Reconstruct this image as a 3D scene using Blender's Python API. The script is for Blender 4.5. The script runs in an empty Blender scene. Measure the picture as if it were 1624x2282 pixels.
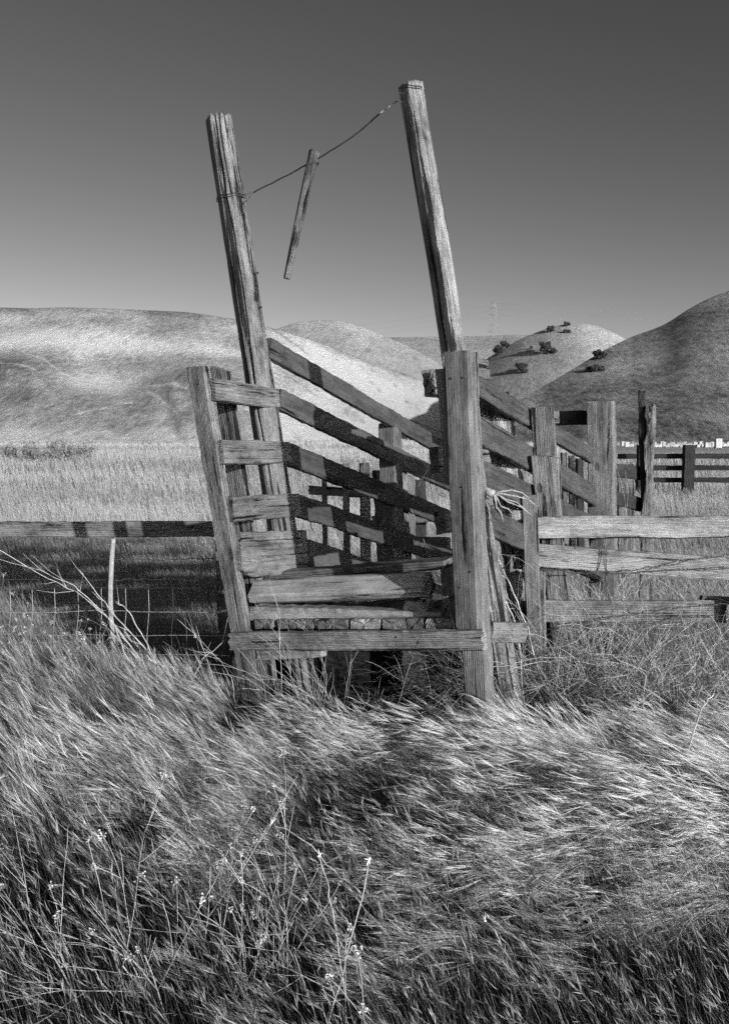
import bpy, math, random
import numpy as np
from mathutils import Vector, Matrix, noise as mnoise
random.seed(7); rng = np.random.default_rng(7)
R = math.radians
# ---------------------------------------------------------------- camera, sky, sun, exposure
SC = bpy.context.scene; COL = SC.collection
F = 1900.0; PITCH = math.atan(176/F); CAMZ = 2.0
cam = bpy.data.objects.new('camera', bpy.data.cameras.new('camera')); COL.objects.link(cam)
cam.location = (0, 0, CAMZ); cam.rotation_euler = (R(90) - PITCH, 0, 0)
cam.data.sensor_fit = 'VERTICAL'; cam.data.sensor_height = 36; cam.data.lens = 36*F/2282
cam.data.clip_start = 0.05; cam.data.clip_end = 20000
SC.camera = cam
SC.cycles.use_denoising = False; SC.cycles.max_bounces = 3; SC.cycles.diffuse_bounces = 2; SC.cycles.glossy_bounces = 1; SC.cycles.sample_clamp_indirect = 1.0
SUN_AZ, SUN_EL = 35.0, 12.0            # degrees right of straight behind the camera, height
S = Vector((math.sin(R(SUN_AZ))*math.cos(R(SUN_EL)), -math.cos(R(SUN_AZ))*math.cos(R(SUN_EL)), math.sin(R(SUN_EL))))
W = bpy.data.worlds.new('World'); SC.world = W; W.use_nodes = True
wn = W.node_tree.nodes; wl = W.node_tree.links
sky = wn.new('ShaderNodeTexSky'); sky.sky_type = 'NISHITA'; sky.sun_disc = False
sky.sun_elevation = R(SUN_EL); sky.sun_rotation = R(180 - SUN_AZ); sky.air_density = 1.0; sky.dust_density = 0.6; sky.ozone_density = 1
sep = wn.new('ShaderNodeSeparateColor'); wl.new(sky.outputs[0], sep.inputs[0])
pw = wn.new('ShaderNodeMath'); pw.operation = 'POWER'; pw.inputs[1].default_value = 1.5; wl.new(sep.outputs[0], pw.inputs[0])   # red-filtered black and white sky
ml = wn.new('ShaderNodeMath'); ml.operation = 'MULTIPLY'; ml.inputs[1].default_value = .5; wl.new(pw.outputs[0], ml.inputs[0])
bg = wn['Background']; wl.new(ml.outputs[0], bg.inputs[0]); bg.inputs[1].default_value = 0.1
sl = bpy.data.lights.new('sun', 'SUN'); sl.energy = 5.0; sl.angle = R(0.5); sl.color = (1, 1, 1)
so = bpy.data.objects.new('sun', sl); COL.objects.link(so); so.location = (6, -8, 9)
so.rotation_euler = S.to_track_quat('Z', 'Y').to_euler()
SC.view_settings.view_transform = 'Standard'; SC.view_settings.look = 'None'
SC.view_settings.exposure = 0.0; SC.view_settings.gamma = 1
# ---------------------------------------------------------------- helpers
FW = Vector((0, math.cos(PITCH), -math.sin(PITCH))); UP = Vector((0, math.sin(PITCH), math.cos(PITCH))); CP = Vector((0, 0, CAMZ))
def ray(px, py): return FW + Vector(((px-812)/F, 0, 0)) + UP*((1141-py)/F)
def at(px, py, Y):
    d = ray(px, py); return CP + d*(Y/d.y)
class Plane:
    def __init__(s, p, n): s.n = n.normalized(); s.c = s.n.dot(p)
    def hit(s, px, py, off=0.0):
        d = ray(px, py); return CP + d*((s.c + off - s.n.dot(CP))/s.n.dot(d))
def sm(a, b, x):
    t = min(1, max(0, (x-a)/(b-a))); return t*t*(3-2*t)
def smn(a, b, x):
    t = np.clip((x-a)/(b-a), 0, 1); return t*t*(3-2*t)
def _h(ix, iy, s):
    n = (ix*374761393 + iy*668265263 + s*974711) & 0x7fffffff
    n = ((n ^ (n >> 13))*1274126177) & 0x7fffffff
    return ((n ^ (n >> 16)) & 0xffff)/65535.0
def vn(x, y, s=0):
    x = np.asarray(x, float); y = np.asarray(y, float)
    ix = np.floor(x).astype(np.int64); iy = np.floor(y).astype(np.int64); fx = x-ix; fy = y-iy
    fx = fx*fx*(3-2*fx); fy = fy*fy*(3-2*fy)
    return ((_h(ix, iy, s)*(1-fx)+_h(ix+1, iy, s)*fx)*(1-fy) + (_h(ix, iy+1, s)*(1-fx)+_h(ix+1, iy+1, s)*fx)*fy)*2-1
def fbm(x, y, s=0, o=4):
    r = 0; a = 1; t = 0
    for k in range(o):
        r = r + a*vn(x*2**k, y*2**k, s+k*17); t += a; a *= .5
    return r/t
def tag(o, label=None, cat=None, group=None, kind=None):
    if label: o['label'] = label
    if cat: o['category'] = cat
    if group: o['group'] = group
    if kind: o['kind'] = kind
    return o
def empty(name, loc):
    o = bpy.data.objects.new(name, None); COL.objects.link(o); o.location = loc; o.empty_display_size = .2; return o
def link(name, me, M=None, parent=None):
    o = bpy.data.objects.new(name, me); COL.objects.link(o)
    M = M or Matrix.Identity(4)
    if parent is not None:
        o.parent = parent; M = Matrix.Translation(-root_loc(parent)) @ M if parent.type == 'EMPTY' else M
    o.matrix_basis = M; return o
def root_loc(p): return Vector(p.location)
def mesh(name, V, Fc, mats, smooth=True, mi=None):
    me = bpy.data.meshes.new(name); me.from_pydata([tuple(v) for v in V], [], Fc)
    for m in (mats if isinstance(mats, (list, tuple)) else [mats]): me.materials.append(m)
    if mi: me.polygons.foreach_set('material_index', mi)
    me.polygons.foreach_set('use_smooth', [smooth]*len(me.polygons)); me.update(); return me
def npmesh(name, V, Q, mat, k, tone=None, smooth=True):
    me = bpy.data.meshes.new(name); n = len(Q)
    me.vertices.add(len(V)); me.vertices.foreach_set('co', np.asarray(V, np.float32).ravel())
    me.loops.add(n*k); me.loops.foreach_set('vertex_index', np.asarray(Q, np.int32).ravel())
    me.polygons.add(n); me.polygons.foreach_set('loop_start', np.arange(n, dtype=np.int32)*k)
    me.polygons.foreach_set('loop_total', np.full(n, k, np.int32))
    me.polygons.foreach_set('use_smooth', np.full(n, smooth))
    me.materials.append(mat); me.update(calc_edges=True)
    if tone is not None:
        a = me.attributes.new('tone', 'FLOAT', 'POINT'); a.data.foreach_set('value', np.asarray(tone, np.float32))
    return me
# ---------------------------------------------------------------- materials
def newmat(name):
    m = bpy.data.materials.new(name); m.use_nodes = True; nt = m.node_tree; nt.nodes.clear()
    out = nt.nodes.new('ShaderNodeOutputMaterial'); return m, nt, out
class NB:
    def __init__(s, nt): s.nt = nt
    def n(s, t, **k):
        x = s.nt.nodes.new(t)
        for a, b in k.items(): setattr(x, a, b)
        return x
    def l(s, a, b): s.nt.links.new(a, b)
    def val(s, sock, v):
        if isinstance(v, (int, float, tuple)): sock.default_value = v
        else: s.l(v, sock)
    def math(s, op, a, b=0.0, clamp=False):
        x = s.n('ShaderNodeMath', operation=op, use_clamp=clamp); s.val(x.inputs[0], a); s.val(x.inputs[1], b); return x.outputs[0]
    def mapr(s, v, a, b, c, d):
        x = s.n('ShaderNodeMapRange'); s.val(x.inputs[0], v)
        for i, q in enumerate((a, b, c, d)): s.val(x.inputs[i+1], q)
        return x.outputs[0]
    def noise(s, vec, sc=1.0, det=4, rough=.55, dist=0):
        x = s.n('ShaderNodeTexNoise'); s.l(vec, x.inputs['Vector']); x.inputs['Scale'].default_value = sc
        x.inputs['Detail'].default_value = det; x.inputs['Roughness'].default_value = rough; x.inputs['Distortion'].default_value = dist
        return x.outputs['Fac']
    def scale(s, vec, v):
        x = s.n('ShaderNodeVectorMath', operation='MULTIPLY'); s.l(vec, x.inputs[0]); x.inputs[1].default_value = v; return x.outputs[0]
def wood(name, lo, hi, crack=.5, rings=.5, knots=1, rough=.85, bump=1.0, spec=.25):
    m, nt, out = newmat(name); b = NB(nt)
    tc = b.n('ShaderNodeTexCoord'); oi = b.n('ShaderNodeObjectInfo')
    rv = b.n('ShaderNodeCombineXYZ'); r = oi.outputs['Random']
    b.l(b.math('MULTIPLY', r, 37.0), rv.inputs[0]); b.l(b.math('MULTIPLY', r, 11.3), rv.inputs[1]); b.l(b.math('MULTIPLY', r, 5.1), rv.inputs[2])
    ad = b.n('ShaderNodeVectorMath', operation='ADD'); b.l(tc.outputs['Object'], ad.inputs[0]); b.l(rv.outputs[0], ad.inputs[1]); v0 = ad.outputs[0]
    # warp the coordinates sideways so that grain wanders
    wz = b.n('ShaderNodeTexNoise'); gs = b.n('ShaderNodeCombineXYZ'); gs.inputs[0].default_value = 1.0; gv = b.mapr(b.math('FRACT', b.math('MULTIPLY', r, 7.31)), 0, 1, .55, 1.35); b.l(gv, gs.inputs[1]); b.l(gv, gs.inputs[2])
    b.l(b.scale(v0, (2.2, 9, 9)), wz.inputs['Vector']); wz.inputs['Scale'].default_value = 1; wz.inputs['Detail'].default_value = 2
    wc = b.n('ShaderNodeVectorMath', operation='SUBTRACT'); b.l(wz.outputs['Color'], wc.inputs[0]); wc.inputs[1].default_value = (.5, .5, .5)
    ws = b.scale(wc.outputs[0], (0, .022, .022)); av = b.n('ShaderNodeVectorMath', operation='ADD'); b.l(v0, av.inputs[0]); b.l(ws, av.inputs[1]); gm = b.n('ShaderNodeVectorMath', operation='MULTIPLY'); b.l(av.outputs[0], gm.inputs[0]); b.l(gs.outputs[0], gm.inputs[1]); v = gm.outputs[0]
    fib = b.noise(b.scale(v, (4, 150, 150)), 1, 3, .6)
    mid = b.noise(b.scale(v, (1.6, 48, 48)), 1, 5, .7)
    wv = b.n('ShaderNodeTexWave', wave_type='RINGS', rings_direction='X', wave_profile='SIN')
    b.l(b.scale(v, (.35, 1, 1)), wv.inputs['Vector']); wv.inputs['Scale'].default_value = 34; wv.inputs['Distortion'].default_value = 3.5
    wv.inputs['Detail'].default_value = 2; wv.inputs['Detail Scale'].default_value = 1.2
    ck = b.noise(b.scale(v, (.8, 24, 24)), 1, 6, .68); ckm = b.mapr(ck, .345+.055*crack, .315+.055*crack, 0.0, 1.0)
    blo = b.noise(b.scale(v0, (3.5, 9, 9)), 1, 5, .6)
    bl2 = b.noise(b.scale(v0, (22, 30, 30)), 1, 6, .7)
    # value
    s1 = b.math('MULTIPLY', mid, .48); s2 = b.math('MULTIPLY', fib, .40); s3 = b.math('MULTIPLY', wv.outputs['Fac'], .13*rings)
    s4 = b.math('MULTIPLY', blo, .85); t = b.math('ADD', b.math('ADD', s1, s2), b.math('ADD', s3, s4))
    t = b.math('ADD', t, b.math('MULTIPLY', bl2, .35))
    t = b.mapr(t, .83+.06*rings, 1.23+.07*rings, 0.0, 1.0)
    col = b.mapr(t, 0.0, 1.0, lo, hi)
    dark = b.math('SUBTRACT', 1.0, b.math('MULTIPLY', ckm, .93)); col = b.math('MULTIPLY', col, dark)
    height = b.math('ADD', b.math('MULTIPLY', mid, .8), b.math('MULTIPLY', fib, .35))
    height = b.math('ADD', height, b.math('MULTIPLY', wv.outputs['Fac'], .45*rings))
    height = b.math('SUBTRACT', height, b.math('MULTIPLY', ckm, 1.6))
    if knots:
        vo = b.n('ShaderNodeTexVoronoi'); b.l(b.scale(v0, (3.2, 6.5, 6.5)), vo.inputs['Vector']); vo.inputs['Scale'].default_value = 1
        kd = vo.outputs['Distance']; kk = b.mapr(kd, .10, .15, 1.0, 0.0)
        col = b.math('MULTIPLY', col, b.math('SUBTRACT', 1.0, b.math('MULTIPLY', kk, .55)))
        height = b.math('SUBTRACT', height, b.math('MULTIPLY', kk, .5))
    var = b.mapr(oi.outputs['Random'], 0, 1, .88, 1.12); col = b.math('MULTIPLY', col, var)
    bp = b.n('ShaderNodeBump'); bp.inputs['Strength'].default_value = 1.0; bp.inputs['Distance'].default_value = .0075*bump; b.l(height, bp.inputs['Height'])
    bs = b.n('ShaderNodeBsdfPrincipled'); b.l(col, bs.inputs['Base Color']); bs.inputs['Roughness'].default_value = rough
    bs.inputs['Specular IOR Level'].default_value = spec; b.l(bp.outputs[0], bs.inputs['Normal']); b.l(bs.outputs[0], out.inputs[0]); return m
M_SM = wood('wood_plank_grey', .055, .20, 1.0, .35, bump=.4)
M_A = wood('wood_silver', .038, .235, 1.15, 1.0, bump=.7)                # weathered front boards
M_POLE = wood('wood_pole', .035, .26, 1.5, .2, 1, bump=1.7)
M_ROUGH = wood('wood_rough', .02, .38, 2.0, .1, 0, bump=2.6)
M_BRN = wood('wood_brown', .03, .105, .3, .5, 0, rough=.7, bump=.6)
M_DARK = wood('wood_dark', .015, .05, .4, .3, 0)
M_FENCE = wood('wood_fence', .10, .40, 1.1, 1.0, bump=.9)
M_MID = wood('wood_mid', .06, .22, .9, .4)
M_LOG = wood('wood_log', .14, .42, .4, .2, 0)
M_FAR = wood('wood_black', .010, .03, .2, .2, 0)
def plain(name, c, rough=.8, metal=0, nz=0, sc=40, bump=0):
    m, nt, out = newmat(name); b = NB(nt); tc = b.n('ShaderNodeTexCoord'); n = b.noise(tc.outputs['Object'], sc, 5, .6)
    bs = b.n('ShaderNodeBsdfPrincipled'); b.l(b.mapr(n, .3, .7, c*(1-nz), c*(1+nz)), bs.inputs['Base Color'])
    bs.inputs['Roughness'].default_value = rough; bs.inputs['Metallic'].default_value = metal
    if bump:
        bp = b.n('ShaderNodeBump'); bp.inputs['Distance'].default_value = bump; b.l(n, bp.inputs['Height']); b.l(bp.outputs[0], bs.inputs['Normal'])
    b.l(bs.outputs[0], out.inputs[0]); return m
M_NAIL = plain('nail_iron', .02, .6, 0, .3)
M_WIRE = plain('wire_iron', .06, .6, .3, .5)
M_WIREL = plain('wire_galv', .40, .5, .4, .4)
M_CONC = plain('concrete', .07, .9, 0, .5, 9, .01)
M_HIVE = plain('hive_white', .42, .6, 0, .35, 1.3)
M_STEEL = plain('tower_steel', .26, .6, .2, .1)
M_STAKE = plain('stake_pale', .28, .6, 0, .25, 30)
M_STALK = plain('dry_stalk', .46, .8, 0, .45, 12)
M_STALKG = plain('weed_stalk', .21, .8, 0, .5, 12)
M_INSHADE = plain('shade_stalk', .08, .9, 0, .5, 12)  # stalk colour darkened to stand for shade inside the bush
M_PETAL = plain('petal_white', .85, .7, 0, .1, 30)
M_BONE = plain('bleached_root', .30, .9, 0, .5, 40, .006)
M_BARK = plain('bark', .06, .9, 0, .4, 3)
M_OAK = plain('oak_leaf', .050, .7, 0, .6, .9)
M_SHRUB = plain('shrub_leaf', .2, .7, 0, .5, 4)
def leafmat(name, lo, hi, tr=.12):
    m, nt, out = newmat(name); b = NB(nt); at_ = b.n('ShaderNodeAttribute', attribute_name='tone')
    c = b.mapr(at_.outputs['Fac'], 0, 1, lo, hi); d = b.n('ShaderNodeBsdfPrincipled'); b.l(c, d.inputs['Base Color']); d.inputs['Roughness'].default_value = .55
    d.inputs['Specular IOR Level'].default_value = .3
    t = b.n('ShaderNodeBsdfTranslucent'); b.l(c, t.inputs[0]); mx = b.n('ShaderNodeMixShader'); mx.inputs[0].default_value = tr
    b.l(d.outputs[0], mx.inputs[1]); b.l(t.outputs[0], mx.inputs[2]); b.l(mx.outputs[0], out.inputs[0]); return m
M_STRAW = leafmat('grass_straw', .02, .70)
M_GREEN = leafmat('grass_green', .006, .06); M_FGREEN = leafmat('grass_mid_green', .13, .42)
M_FIELD = leafmat('grass_field', .08, .54)
# ---------------------------------------------------------------- solid builders
LEND = 0
def beam(name, p0, p1, w, t, wd, mat, parent=None, rag=.009, wear=.005, bow=0, nails=(), seed=None, endcut=(0, 0), step=.03, wtaper=0, label=None, notch=()):
    """board from p0 to p1, width w along wd, thickness t; local x runs along the board"""
    p0 = Vector(p0); p1 = Vector(p1); L = (p1-p0).length; X = (p1-p0).normalized()
    Y = (wd - X*wd.dot(X)).normalized(); Z = X.cross(Y)
    sd = seed if seed is not None else random.random()*100
    ch = min(.006, t*.2); prof = []
    ny = max(2, int(w/.022)); nz = max(2, int(t/.022))
    hw, ht = w/2, t/2
    for i in range(ny+1): prof.append((-hw+ch+(w-2*ch)*i/ny, -ht))
    for i in range(nz+1): prof.append((hw, -ht+ch+(t-2*ch)*i/nz))
    for i in range(ny+1): prof.append((hw-ch-(w-2*ch)*i/ny, ht))
    for i in range(nz+1): prof.append((-hw, ht-ch-(t-2*ch)*i/nz))
    n = len(prof); N = max(6, int(L/step)); V = []
    for i in range(N+1):
        s = i/N; x = L*s; sc = 1 - wtaper*s
        for (a, c) in prof:
            q = Vector((x*3+sd, a*14, c*14+sd*.3)); nn = mnoise.noise(q)
            q2 = mnoise.noise(Vector((x*22+sd, a*30, c*30+9)))
            edge = max(0, abs(a)/hw-.75)*4
            k = 1 + (nn*wear*1.5 + q2*wear*edge)/max(hw, .02)
            for (nx, nw, nd, side) in notch:
                if a*side > hw*.5: k -= nd/hw*math.exp(-((x-nx)/nw)**2)
            xx = x
            e = 0
            if i == 0 or i == N:
                jag = mnoise.noise(Vector((a*60+sd, c*25, i*3.0)))*rag + mnoise.noise(Vector((a*150+sd, c*90, i*3.0)))*rag*.6
                e = jag + endcut[0 if i == 0 else 1]*(a/hw)
            xx += e
            V.append((xx, a*sc*k, c*(1+q2*wear/ht*.8) + bow*4*s*(1-s)))
    Fc = [(i*n+j, i*n+(j+1) % n, (i+1)*n+(j+1) % n, (i+1)*n+j) for i in range(N) for j in range(n)]
    for (i, sgn) in ((0, -1), (N, 1)):
        ring = V[i*n:(i+1)*n]; prev = list(range(i*n, (i+1)*n))
        cx = sum(p[0] for p in ring)/n; cz = sum(p[2] for p in ring)/n
        for k in (.6,):
            base = len(V)
            for p in ring: V.append((cx+(p[0]-cx)*k + mnoise.noise(Vector((p[1]*90+sd, p[2]*90, 1)))*rag*.5, p[1]*k, cz+(p[2]-cz)*k))
            cur = list(range(base, base+n))
            for j in range(n):
                f = (prev[j], cur[j], cur[(j+1) % n], prev[(j+1) % n]); Fc.append(f if sgn > 0 else f[::-1])
            prev = cur
        V.append((cx, 0, cz)); c0 = len(V)-1
        for j in range(n):
            f = (prev[j], c0, prev[(j+1) % n]); Fc.append(f if sgn > 0 else f[::-1])
    nf = len(Fc); 
    for (x, y, side) in nails:
        b0 = len(V); z = side*(ht+.002); zz = side*(ht-.004)
        bo = bow*4*(x/L)*(1-x/L)
        for k in range(6): V.append((x+.005*math.cos(k*R(60)), y+.005*math.sin(k*R(60)), z+bo))
        for k in range(6): V.append((x+.006*math.cos(k*R(60)), y+.006*math.sin(k*R(60)), zz+bo))
        Fc.append(tuple(range(b0, b0+6)))
        for k in range(6): Fc.append((b0+k, b0+6+k, b0+6+(k+1) % 6, b0+(k+1) % 6))
    mi = [0]*nf + [1]*(len(Fc)-nf)
    me = mesh(name, V, Fc, [mat, M_NAIL], True, mi)
    me.polygons.foreach_set('use_smooth', [False]*len(me.polygons))
    M = Matrix(((X.x, Y.x, Z.x, p0.x), (X.y, Y.y, Z.y, p0.y), (X.z, Y.z, Z.z, p0.z), (0, 0, 0, 1)))
    o = link(name, me, M, parent)
    if label: o['label'] = label
    return o
def pole(name, p0, p1, r0, r1, mat, parent=None, cracks=(), nang=96, step=.025, rag=.03, flat=(), face=Vector((0, -1, 0)), lump=.006, bend=0):
    """round weathered post p0 (foot) to p1 (head); cracks = (angle from face, width, depth, wander)"""
    p0 = Vector(p0); p1 = Vector(p1); L = (p1-p0).length; X = (p1-p0).normalized()
    Y = (face - X*face.dot(X)).normalized(); Z = X.cross(Y); sd = random.random()*50
    N = int(L/step); V = []
    for i in range(N+1):
        s = i/N; x = L*s; r = r0+(r1-r0)*s
        for j in range(nang):
            a = 2*math.pi*j/nang; ca, sa = math.cos(a), math.sin(a)
            rr = r + lump*mnoise.noise(Vector((x*1.3+sd, ca*1.5, sa*1.5)))*2 + .0025*mnoise.noise(Vector((x*4+sd, ca*r*130, sa*r*130)))
            rr += .004*max(0, mnoise.noise(Vector((x*9+sd, ca*6, sa*6)))-.25)*-2
            for (ac, wd, dp, wa) in cracks:
                ac2 = ac + wa*mnoise.noise(Vector((x*.9, ac*7, sd))) + .25*wa*mnoise.noise(Vector((x*5, ac*7, sd)))
                da = (a-ac2+math.pi) % (2*math.pi) - math.pi
                dv = dp*(.55+.6*mnoise.noise(Vector((x*1.4+sd, ac*9, 2.0))))
                rr -= max(0, dv)*math.exp(-(da/wd)**2)
            for (af, amt) in flat:
                da = (a-af+math.pi) % (2*math.pi) - math.pi
                if abs(da) < 1.2: rr = min(rr, r*amt/max(.3, math.cos(da)))
            xx = x
            if i == N: xx += rag*(mnoise.noise(Vector((ca*3+sd, sa*3, 0)))+.7*mnoise.noise(Vector((ca*11+sd, sa*11, 4))))
            by = bend*math.sin(s*math.pi)
            V.append((xx, ca*rr, sa*rr+by))
    n = nang
    Fc = [(i*n+j, i*n+(j+1) % n, (i+1)*n+(j+1) % n, (i+1)*n+j) for i in range(N) for j in range(n)]
    prev = list(range(N*n, (N+1)*n))
    for k, dz in ((.8, -.01), (.55, .0), (.3, -.012)):
        b0 = len(V)
        for j in range(n):
            p = V[N*n+j]; V.append((L+(p[0]-L)*k+dz+rag*.6*mnoise.noise(Vector((p[1]*70, p[2]*70, sd))), p[1]*k, p[2]*k))
        cur = list(range(b0, b0+n))
        for j in range(n): Fc.append((prev[j], prev[(j+1) % n], cur[(j+1) % n], cur[j]))
        prev = cur
    V.append((L-.015, 0, 0)); c0 = len(V)-1
    for j in range(n): Fc.append((prev[j], prev[(j+1) % n], c0))
    me = mesh(name, V, Fc, mat, True)
    M = Matrix(((X.x, Y.x, Z.x, p0.x), (X.y, Y.y, Z.y, p0.y), (X.z, Y.z, Z.z, p0.z), (0, 0, 0, 1)))
    return link(name, me, M, parent)
class Tubes:
    def __init__(s): s.V = []; s.F = []
    def add(s, pts, r0, r1, k=4):
        n = len(pts); b = len(s.V)
        for i, p in enumerate(pts):
            p = Vector(p); T = (Vector(pts[min(i+1, n-1)])-Vector(pts[max(i-1, 0)]))
            T = T.normalized() if T.length > 1e-9 else Vector((0, 0, 1))
            A = T.cross(Vector((.31, .11, .94)))
            if A.length < .05: A = T.cross(Vector((1, 0, 0)))
            A.normalize(); B = T.cross(A); r = r0+(r1-r0)*i/(n-1)
            for j in range(k):
                a = 2*math.pi*j/k; s.V.append(p + A*(r*math.cos(a)) + B*(r*math.sin(a)))
        for i in range(n-1):
            for j in range(k): s.F.append((b+i*k+j, b+i*k+(j+1) % k, b+(i+1)*k+(j+1) % k, b+(i+1)*k+j))
        s.F.append(tuple(range(b+k-1, b-1, -1))); s.F.append(tuple(range(b+(n-1)*k, b+n*k)))
    def build(s, name, mat, parent=None, origin=None):
        org = Vector(origin) if origin is not None else Vector((0, 0, 0))
        me = mesh(name, [Vector(v)-org for v in s.V], s.F, mat, True)
        return link(name, me, Matrix.Translation(org), parent)
# ---------------------------------------------------------------- ground
def gz(x, y):
    x = np.asarray(x, float); y = np.asarray(y, float)
    left = smn(.2, -1.6, x)
    bank = .46 - .30*smn(1.6, 4.4, y)*(1-.55*left) + .02*left
    z = bank*(1-smn(4.6, 6.6, y))
    return z + .035*vn(x*1.3, y*1.3, 3)*(1-smn(4, 9, y)) + .05*vn(x*.11, y*.11, 5)*smn(8, 20, y)
def gz1(x, y): return float(gz(x, y))
def groundmat():
    m, nt, out = newmat('field_ground'); b = NB(nt); g = b.n('ShaderNodeNewGeometry'); P = g.outputs['Position']
    a = b.noise(b.scale(P, (.02, .06, .1)), 1, 5, .6); c = b.noise(b.scale(P, (.6, 2.0, 1)), 1, 6, .7); d = b.noise(b.scale(P, (7, 12, 9)), 1, 4, .7)
    e = b.noise(b.scale(P, (.012, .18, .1)), 1, 4, .65)
    s = b.math('ADD', b.math('MULTIPLY', a, .5), b.math('MULTIPLY', c, .6)); s = b.math('ADD', s, b.math('MULTIPLY', e, .7)); s = b.math('ADD', s, b.math('MULTIPLY', d, .4))
    dist = b.n('ShaderNodeSeparateXYZ'); b.l(P, dist.inputs[0])
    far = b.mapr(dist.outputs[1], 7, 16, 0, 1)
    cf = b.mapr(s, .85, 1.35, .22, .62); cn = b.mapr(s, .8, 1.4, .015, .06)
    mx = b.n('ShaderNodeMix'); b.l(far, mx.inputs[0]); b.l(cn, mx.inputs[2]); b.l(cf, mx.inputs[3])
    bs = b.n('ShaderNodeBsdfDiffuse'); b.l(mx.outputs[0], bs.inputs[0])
    bp = b.n('ShaderNodeBump'); bp.inputs['Distance'].default_value = .25; b.l(b.math('ADD', c, b.math('MULTIPLY', d, .5)), bp.inputs['Height']); b.l(bp.outputs[0], bs.inputs['Normal'])
    b.l(bs.outputs[0], out.inputs[0]); return m
ys = np.concatenate([np.linspace(-60, 0, 10)[:-1], np.linspace(0, 9, 90)[:-1], np.geomspace(9, 9000, 110)])
us = np.linspace(-1, 1, 121)
YY, UU = np.meshgrid(ys, us, indexing='ij'); XX = UU*(np.abs(YY)*1.3+9); ZZ = gz(XX, YY)
V = np.stack([XX, YY, ZZ], -1).reshape(-1, 3); nu = len(us)
ii, jj = np.meshgrid(np.arange(len(ys)-1), np.arange(nu-1), indexing='ij'); q = (ii*nu+jj).ravel()
Q = np.stack([q, q+1, q+nu+1, q+nu], 1)
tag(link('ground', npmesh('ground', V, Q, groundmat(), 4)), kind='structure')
# ---------------------------------------------------------------- hills
def hillmat(name, lo, hi, sc, tuft, bump, seed, band=None):
    m, nt, out = newmat(name); b = NB(nt); g = b.n('ShaderNodeNewGeometry')
    ad = b.n('ShaderNodeVectorMath', operation='ADD'); b.l(g.outputs['Position'], ad.inputs[0]); ad.inputs[1].default_value = (seed*131., seed*57., 0); P = ad.outputs[0]
    a = b.noise(P, sc, 6, .6); c = b.noise(b.scale(P, (1, .32, 1)), tuft, 6, .8); s = b.noise(b.scale(P, (1, .5, 1.5)), sc*3, 5, .65)
    t = b.math('ADD', b.math('MULTIPLY', a, .9), b.math('MULTIPLY', s, .45)); t = b.math('ADD', t, b.math('MULTIPLY', c, 1.15))
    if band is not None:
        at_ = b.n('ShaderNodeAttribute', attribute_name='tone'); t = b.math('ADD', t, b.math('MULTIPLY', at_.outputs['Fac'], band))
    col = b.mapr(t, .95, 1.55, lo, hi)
    vo = b.n('ShaderNodeTexVoronoi'); b.l(b.scale(P, (1, .35, 1)), vo.inputs['Vector']); vo.inputs['Scale'].default_value = tuft*.32
    sp = b.mapr(vo.outputs['Distance'], .08, .30, .72, 1.0); col = b.math('MULTIPLY', col, sp)
    bp = b.n('ShaderNodeBump'); bp.inputs['Distance'].default_value = bump; b.l(c, bp.inputs['Height'])
    bs = b.n('ShaderNodeBsdfDiffuse'); b.l(col, bs.inputs[0]); b.l(bp.outputs[0], bs.inputs['Normal']); b.l(bs.outputs[0], out.inputs[0]); return m
HZ = 965.0
def interp(pts, x): return np.interp(x, [p[0] for p in pts], [p[1] for p in pts])
def hill(name, ridge, Yr, Yb, mat, prof=.9, px0=None, px1=None, relief=None, nz=(2, .02), seed=0, nu=260, nv=130, tone=None, back=1.5):
    px0 = px0 if px0 is not None else ridge[0][0]; px1 = px1 if px1 is not None else ridge[-1][0]
    u = np.linspace(px0, px1, nu); py = interp(ridge, u); k = np.array([1, 2, 4, 2, 1.])/10
    py = np.convolve(np.pad(py, 8, 'edge'), np.ones(9)/9, 'same')[8:-8]
    yr = np.full_like(u, Yr) if np.isscalar(Yr) else interp(Yr, u); yb = np.full_like(u, Yb) if np.isscalar(Yb) else interp(Yb, u)
    zr = CAMZ + (HZ-py)/F*yr*1.004
    v = np.concatenate([np.linspace(0, 1, nv), 1+np.linspace(.04, 1, 18)])
    Vv, Uu = np.meshgrid(v, u, indexing='ij'); ZR = zr[None, :]; YR = yr[None, :]; YB = yb[None, :]
    Y = YB+(YR-YB)*Vv; front = np.clip(Vv, 0, 1)
    if callable(prof): p = prof(front, Uu)
    else: p = front**prof*(1-.0)+0
    Z = ZR*p; bk = np.clip(Vv-1, 0, 1); Z = Z - ZR*back*bk*bk*(1.2)
    X = (Uu-812)/F*Y
    amp = nz[0]*np.sin(np.clip(front, 0, 1)*math.pi)**.7
    Z = Z + amp*fbm(X*nz[1], Y*nz[1], seed, 5)
    if relief is not None: Z = Z + relief(Uu, front, X, Y)
    Z = Z - .4*(front < .001)
    V = np.stack([X, Y, Z], -1).reshape(-1, 3); nr = len(v)
    ii, jj = np.meshgrid(np.arange(nr-1), np.arange(nu-1), indexing='ij'); q = (ii*nu+jj).ravel(); Q = np.stack([q, q+1, q+nu+1, q+nu], 1)
    tn = None if tone is None else tone(Uu, front, X, Y).ravel()
    o = link(name, npmesh(name, V, Q, mat, 4, tn)); tag(o, kind='structure')
    return o
def G(u, v, a, b, sa, sb): return np.exp(-((u-a)/sa)**2-((v-b)/sb)**2)
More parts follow.
